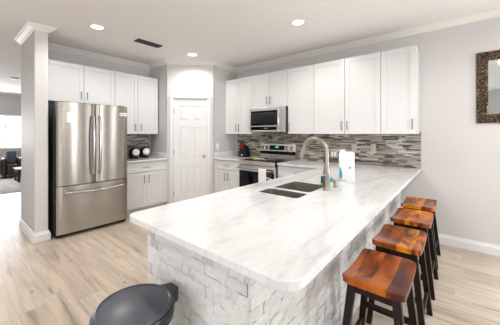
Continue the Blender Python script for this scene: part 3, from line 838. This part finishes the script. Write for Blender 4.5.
# ------------------------------------------------------------------ outlets and switches
def plate(name, loc, rz, w, h, m, label, cat, gangs=1, rocker=True):
    r = thing(name, label, cat, loc, rz)
    bm = nb(); box(bm, -w/2, w/2, -.006, 0, -h/2, h/2, .002); obj('cover_plate', bm, m, r)
    for g_ in range(gangs):
        x = (g_-(gangs-1)/2)*.046
        bm = nb(); box(bm, x-.016, x+.016, -.010, -.005, -.033, .033, .002); p_ = obj('rocker' if rocker else 'socket', bm, 'white_plastic' if gangs > 1 else m, r)
        if not rocker:
            for zz_ in (-.018, .018):
                for xx_ in (-.006, .006):
                    bm = nb(); box(bm, x+xx_-.0012, x+xx_+.0012, -.0104, -.0098, zz_-.005, zz_+.005); obj('slot', bm, 'grey_ink', p_, smooth=False)
    return r
XP = XR-.0095
plate('switch_plate', (XP, 1.56, 1.055), H, .115, .118, 'beige_plate', 'double switch plate on the backsplash behind the white carton, left side', 'switch', 2)
plate('outlet_plate', (XP, 1.25, 1.165), H, .072, .118, 'beige_plate', 'beige outlet plate on the backsplash above the white carton', 'outlet', 1, False)
plate('outlet_plate', (XP, .98, 1.165), H, .072, .118, 'beige_plate', 'beige outlet plate on the backsplash right of the white carton', 'outlet', 1, False)
plate('outlet_plate', (XP, 3.20, 1.155), H, .075, .118, 'beige_plate', 'beige outlet plate on the backsplash behind the knife block', 'outlet', 1, False)
plate('switch_plate', (3.425, PB[1]-.001, 1.125), 0, .075, .12, 'white_plastic', 'white switch plate on the pantry wall above the stove side worktop', 'switch', 1)

# ------------------------------------------------------------------ bar stools
SH = .622
bs = thing('bar_stool', 'glossy amber wood saddle stool nearest the camera, at the rounded worktop corner', 'bar stool', (1.575, .352, 0), 0, 'saddle stools along the peninsula')
sl, sw_, stt = .215, .150, .046
bm = nb(); nx, ny = 14, 8; top = []; bot = []
def rr(u, v):
    # rounded-rectangle plan
    x, y = u*sl, v*sw_
    return x, y
for j in range(ny+1):
    tr, br = [], []
    for i in range(nx+1):
        u = -1+2*i/nx; v = -1+2*j/ny
        cu = max(0, abs(u)-.88)/.12; cv = max(0, abs(v)-.82)/.18
        k = 1-.030*cu*cv*2
        x, y = u*sl*k, v*sw_*k
        ed = max(cu, cv)
        z = SH-.022+.022*u*u - .006*ed**2 - .004*(1-v*v)*(1-u*u)
        tr.append(bm.verts.new((x, y, z))); br.append(bm.verts.new((x*.985, y*.98, SH-.022+.022*u*u-stt+.004)))
    top.append(tr); bot.append(br)
for j in range(ny):
    for i in range(nx):
        bm.faces.new((top[j][i], top[j][i+1], top[j+1][i+1], top[j+1][i])); bm.faces.new((bot[j][i], bot[j+1][i], bot[j+1][i+1], bot[j][i+1]))
def rim(g): return g[0][:] + [g[j][nx] for j in range(1, ny+1)] + g[ny][-2::-1] + [g[j][0] for j in range(ny-1, 0, -1)]
ra, rb = rim(top), rim(bot)
for i in range(len(ra)): bm.faces.new((ra[i], rb[i], rb[(i+1) % len(ra)], ra[(i+1) % len(ra)]))
obj('seat', bm, 'seat', bs, ang=50)
def legpos(sx_, sy_, z):
    f = 1-z/(SH-.04)
    return sx_*(.150+.042*f), sy_*(.105+.062*f)
for sx_ in (-1, 1):
    for sy_ in (-1, 1):
        bm = nb(); hexa(bm, sq(*legpos(sx_, sy_, 0), .017), sq(*legpos(sx_, sy_, SH-.04), .020), 0, SH-.036 if False else SH-.050)
        obj('leg', bm, 'espresso', bs, smooth=False, bevel=.003)
bm = nb()
for sy_ in (-1, 1): box(bm, -.150, .150, sy_*.105-.010, sy_*.105+.010, SH-.112, SH-.062)
for sx_ in (-1, 1): box(bm, sx_*.148-.010, sx_*.148+.010, -.10, .10, SH-.105, SH-.055)
obj('apron', bm, 'espresso', bs, smooth=False)
for sy_, z in ((-1, .17), (1, .17)):
    p, q = legpos(-1, sy_, z), legpos(1, sy_, z)
    bm = nb(); box(bm, p[0], q[0], p[1]-.010, p[1]+.010, z-.017, z+.017, .002); obj('footrest', bm, 'espresso', bs)
for sx_, z in ((-1, .27), (1, .27)):
    p, q = legpos(sx_, -1, z), legpos(sx_, 1, z)
    bm = nb(); box(bm, p[0]-.010, p[0]+.010, p[1], q[1], z-.017, z+.017, .002); obj('side_rail', bm, 'espresso', bs)
for x, lb in ((2.17, 'glossy amber wood saddle stool second from the camera along the peninsula'), (2.79, 'brown-topped saddle stool third from the camera, second from the right wall'), (3.39, 'saddle stool farthest from the camera, closest to the right wall')):
    dup(bs, (x, .352 if x < 3 else .365, 0), lb)

# ------------------------------------------------------------------ trash can
tc_ = thing('trash_can', 'round step trash can with charcoal lid beside the stone end wall', 'trash can', (.53, 1.09, 0)); tc_.scale = (.895, .895, .965)
bm = nb(); lathe(bm, [(.150, .012), (.158, .03), (.170, .60), (.170, .612), (.160, .612), (.150, .60), (.145, .04), (0, .03)], seg=48); obj('bin_body', bm, 'lamp_trim', tc_)
bm = nb(); lathe(bm, [(.158, 0), (.162, .006), (.160, .03), (.150, .03), (.150, 0)], seg=48); obj('base_ring', bm, 'bin_black', tc_)
bm = nb(); lathe(bm, [(.168, .585), (.182, .590), (.186, .615), (.186, .634), (.180, .645), (.160, .645), (.160, .590)], seg=56); obj('rim_collar', bm, 'bin_black', tc_)
bm = nb(); lathe(bm, [(.160, .630), (.176, .640), (.176, .650), (.171, .657), (.163, .660), (.158, .655), (.150, .656), (.10, .664), (.05, .668), (0, .669)], seg=56)
obj('lid', bm, 'bin_lid', tc_)
bm = nb(); prism(bm, [(.150, -.085), (.185, -.055), (.222, -.038), (.228, -.030), (.228, .030), (.222, .038), (.185, .055), (.150, .085)], .585, .652); obj('hinge_housing', bm, 'bin_black', tc_, bevel=.008)
bm = nb(); box(bm, -.235, -.14, -.05, .05, .012, .028, .006); obj('pedal', bm, 'bin_black', tc_)

# ------------------------------------------------------------------ ceiling lights and vent
LP = [(1.265, 3.60), (2.79, 1.55), (2.75, 3.58), (1.265, 1.55), (1.265, -.6), (2.79, -.6), (-.7, 2.6), (-.7, 5.6)]  # dining-side and far-left entries are unseen lights added to brighten the room
LB = ['recessed ceiling light above the refrigerator front', 'recessed ceiling light above the right side of the peninsula', 'recessed ceiling light in front of the pantry door',
      'recessed ceiling light above the left end of the peninsula', 'added unseen recessed light over the dining side, left one', 'added unseen recessed light over the dining side, right one',
      'added unseen recessed light over the open floor left of the peninsula', 'added unseen recessed light over the passage to the living room']
for (x, y), lb in zip(LP, LB):
    dl = thing('recessed_light', lb, 'ceiling light', (x, y, CEIL), 0, 'recessed ceiling lights')
    bm = nb(); lathe(bm, [(.088, -.001), (.088, -.006), (.082, -.008), (.068, -.006), (.066, -.001)], seg=36); obj('trim_ring', bm, 'lamp_trim', dl)
    bm = nb(); lathe(bm, [(0, -.0045), (.067, -.0045), (.067, -.001), (0, -.001)], seg=36); obj('lens', bm, 'lamp', dl)
    l = bpy.data.lights.new('recessed_light_beam', 'SPOT'); l.energy = 62*LAMP; l.color = (1, .975, .945)
    l.spot_size = math.radians(165); l.spot_blend = .6; l.shadow_soft_size = .07
    lo = bpy.data.objects.new('recessed_light_beam', l); C.objects.link(lo); lo.location = (x, y, CEIL-.012)
cv = thing('ceiling_vent', 'dark rectangular air vent in the white ceiling', 'vent', (1.99, 3.645, CEIL))
bm = nb(); box(bm, -.185, .185, -.066, .066, -.006, -.001, .001); obj('backing', bm, 'black', cv)
bm = nb()
for a, b, c, d in ((-.195, .195, -.076, -.062), (-.195, .195, .062, .076), (-.195, -.18, -.062, .062), (.18, .195, -.062, .062)): box(bm, a, b, c, d, -.010, -.001, .002)
obj('frame', bm, 'dark_grey', cv)
bm = nb()
for i in range(7): box(bm, -.18, .18, -.056+i*.0175, -.050+i*.0175, -.010, -.005)
obj('slats', bm, 'dark_grey', cv, smooth=False)
sdet = thing('smoke_detector', 'small round white detector on the living room ceiling', 'smoke detector', (1.12, 8.4, CEIL))
bm = nb(); lathe(bm, [(.075, 0), (.075, -.012), (.06, -.035), (.03, -.042), (0, -.042)], seg=28); obj('detector_body', bm, 'white_plastic', sdet)

# ------------------------------------------------------------------ mirror
mi = thing('wall_mirror', 'rectangular mirror in an embossed bronze frame on the right wall', 'mirror', (XR-.002, -.13, 1.90), H)
MW, MH, FW = .66, .812, .102
bm = nb(); box(bm, 0, MW, -.018, 0, -MH/2, -MH/2+FW); box(bm, 0, MW, -.018, 0, MH/2-FW, MH/2); box(bm, 0, FW, -.018, 0, -MH/2+FW, MH/2-FW); box(bm, MW-FW, MW, -.018, 0, -MH/2+FW, MH/2-FW)
# embossed lozenges over the frame
def boss(bm, xa, xb, za, zb, hgt):
    vs = [bm.verts.new(p) for p in ((xa, -.018, za), (xb, -.018, za), (xb, -.018, zb), (xa, -.018, zb))]
    c = [bm.verts.new((xa+(xb-xa)*fx, -.018-hgt, za+(zb-za)*fz)) for fx, fz in ((.25, .3), (.75, .3), (.75, .7), (.25, .7))]
    for k in range(4): bm.faces.new((vs[k], vs[(k+1) % 4], c[(k+1) % 4], c[k]))
    bm.faces.new(c)
n = 20
for i in range(n):
    z0 = -MH/2+MH*i/n; z1 = z0+MH/n-.003
    for x0 in (0, MW-FW):
        for q in range(3): boss(bm, x0+FW*q/3+.002, x0+FW*(q+1)/3-.002, z0, z1, random.uniform(.006, .014))
for i in range(11):
    x0 = FW+(MW-2*FW)*i/11; x1 = x0+(MW-2*FW)/11-.003
    for zb in (-MH/2, MH/2-FW):
        for q in range(3): boss(bm, x0, x1, zb+FW*q/3+.002, zb+FW*(q+1)/3-.002, random.uniform(.006, .014))
obj('frame', bm, 'bronze', mi, smooth=False)
bm = nb(); box(bm, FW-.004, MW-FW+.004, -.010, -.004, -MH/2+FW-.004, MH/2-FW+.004); obj('mirror_glass', bm, 'mirror', mi, smooth=False)

# ------------------------------------------------------------------ living room seen past the column
bm = nb(); box(bm, -1.6, 2.6, 8.1, 10.6, .001, .014, .004); tag(obj('area_rug', bm, 'rug'), 'pale grey rug on the living room floor', 'rug')
ac = thing('armchair', 'dark brown leather armchair holding the blue-grey pillow', 'armchair', (1.40, 11.1, .0))
def seatset(root, W, D, sh, bh, m, arm=.16):
    for sx_ in (-1, 1):
        bm = nb(); box(bm, sx_*(W/2-arm/2)-arm/2, sx_*(W/2-arm/2)+arm/2, -D/2, D/2, .06, sh+.20, .05, 3); obj('armrest', bm, m, root)
    bm = nb(); box(bm, -W/2+arm+.002, W/2-arm-.002, -D/2, D/2-.18, .08, sh, .04, 3); obj('seat', bm, m, root)
    bm = nb(); box(bm, -W/2+.02, W/2-.02, D/2-.2, D/2+.02, .07, bh, .05, 3); obj('backrest', bm, m, root)
    for sx_ in (-1, 1):
        for sy_ in (-1, 1):
            bm = nb(); hexa(bm, sq(sx_*(W/2-.08), sy_*(D/2-.08), .018), sq(sx_*(W/2-.08), sy_*(D/2-.08), .026), 0, .10); obj('leg', bm, 'espresso', root, smooth=False)
seatset(ac, .48, .70, .42, .64, 'leather', .10)
so = thing('sofa', 'grey fabric sofa below the living room window', 'sofa', (2.56, 11.28, .0))
seatset(so, 1.7, .85, .42, .84, 'sofa')
bm = nb(); box(bm, -.125, .125, -.05, .05, 0, .40, .045, 4); o = obj('throw_pillow', bm, 'cushion'); o.location = (1.40, 11.12, .424); o.rotation_euler = (-.12, 0, 0); tag(o, 'blue-grey pillow propped on the dark armchair', 'pillow')
et = thing('coffee_table', 'low dark table with pale grey top on the rug', 'table', (1.66, 9.80, .014))
bm = nb(); box(bm, -.36, .36, -.28, .28, .35, .385, .006); o = obj('table_top', bm, 'table_top', et); o['label'] = 'pale grey table top'
bm = nb(); box(bm, -.33, .33, -.25, .25, .26, .35); obj('apron', bm, 'leather', et, smooth=False)
for sx_ in (-1, 1):
    for sy_ in (-1, 1):
        bm = nb(); box(bm, sx_*.30-.03, sx_*.30+.03, sy_*.22-.03, sy_*.22+.03, 0, .26, .004); obj('leg', bm, 'leather', et)
bm = nb(); box(bm, -.30, .30, -.22, .22, .08, .11); obj('shelf', bm, 'table_top', et, smooth=False)
sb = thing('side_cabinet', 'orange-brown wooden side table beside the dark armchair', 'side table', (.95, 11.1, .0))
bm = nb(); box(bm, -.195, .195, -.22, .22, .54, .58, .006); obj('top', bm, 'brown_wood', sb)
bm = nb(); box(bm, -.17, .17, -.19, .19, .12, .54); obj('cabinet_body', bm, 'brown_wood', sb, smooth=False)
for sx_ in (-1, 1):
    for sy_ in (-1, 1):
        bm = nb(); box(bm, sx_*.15-.02, sx_*.15+.02, sy_*.17-.02, sy_*.17+.02, 0, .12); obj('leg', bm, 'brown_wood', sb, smooth=False)
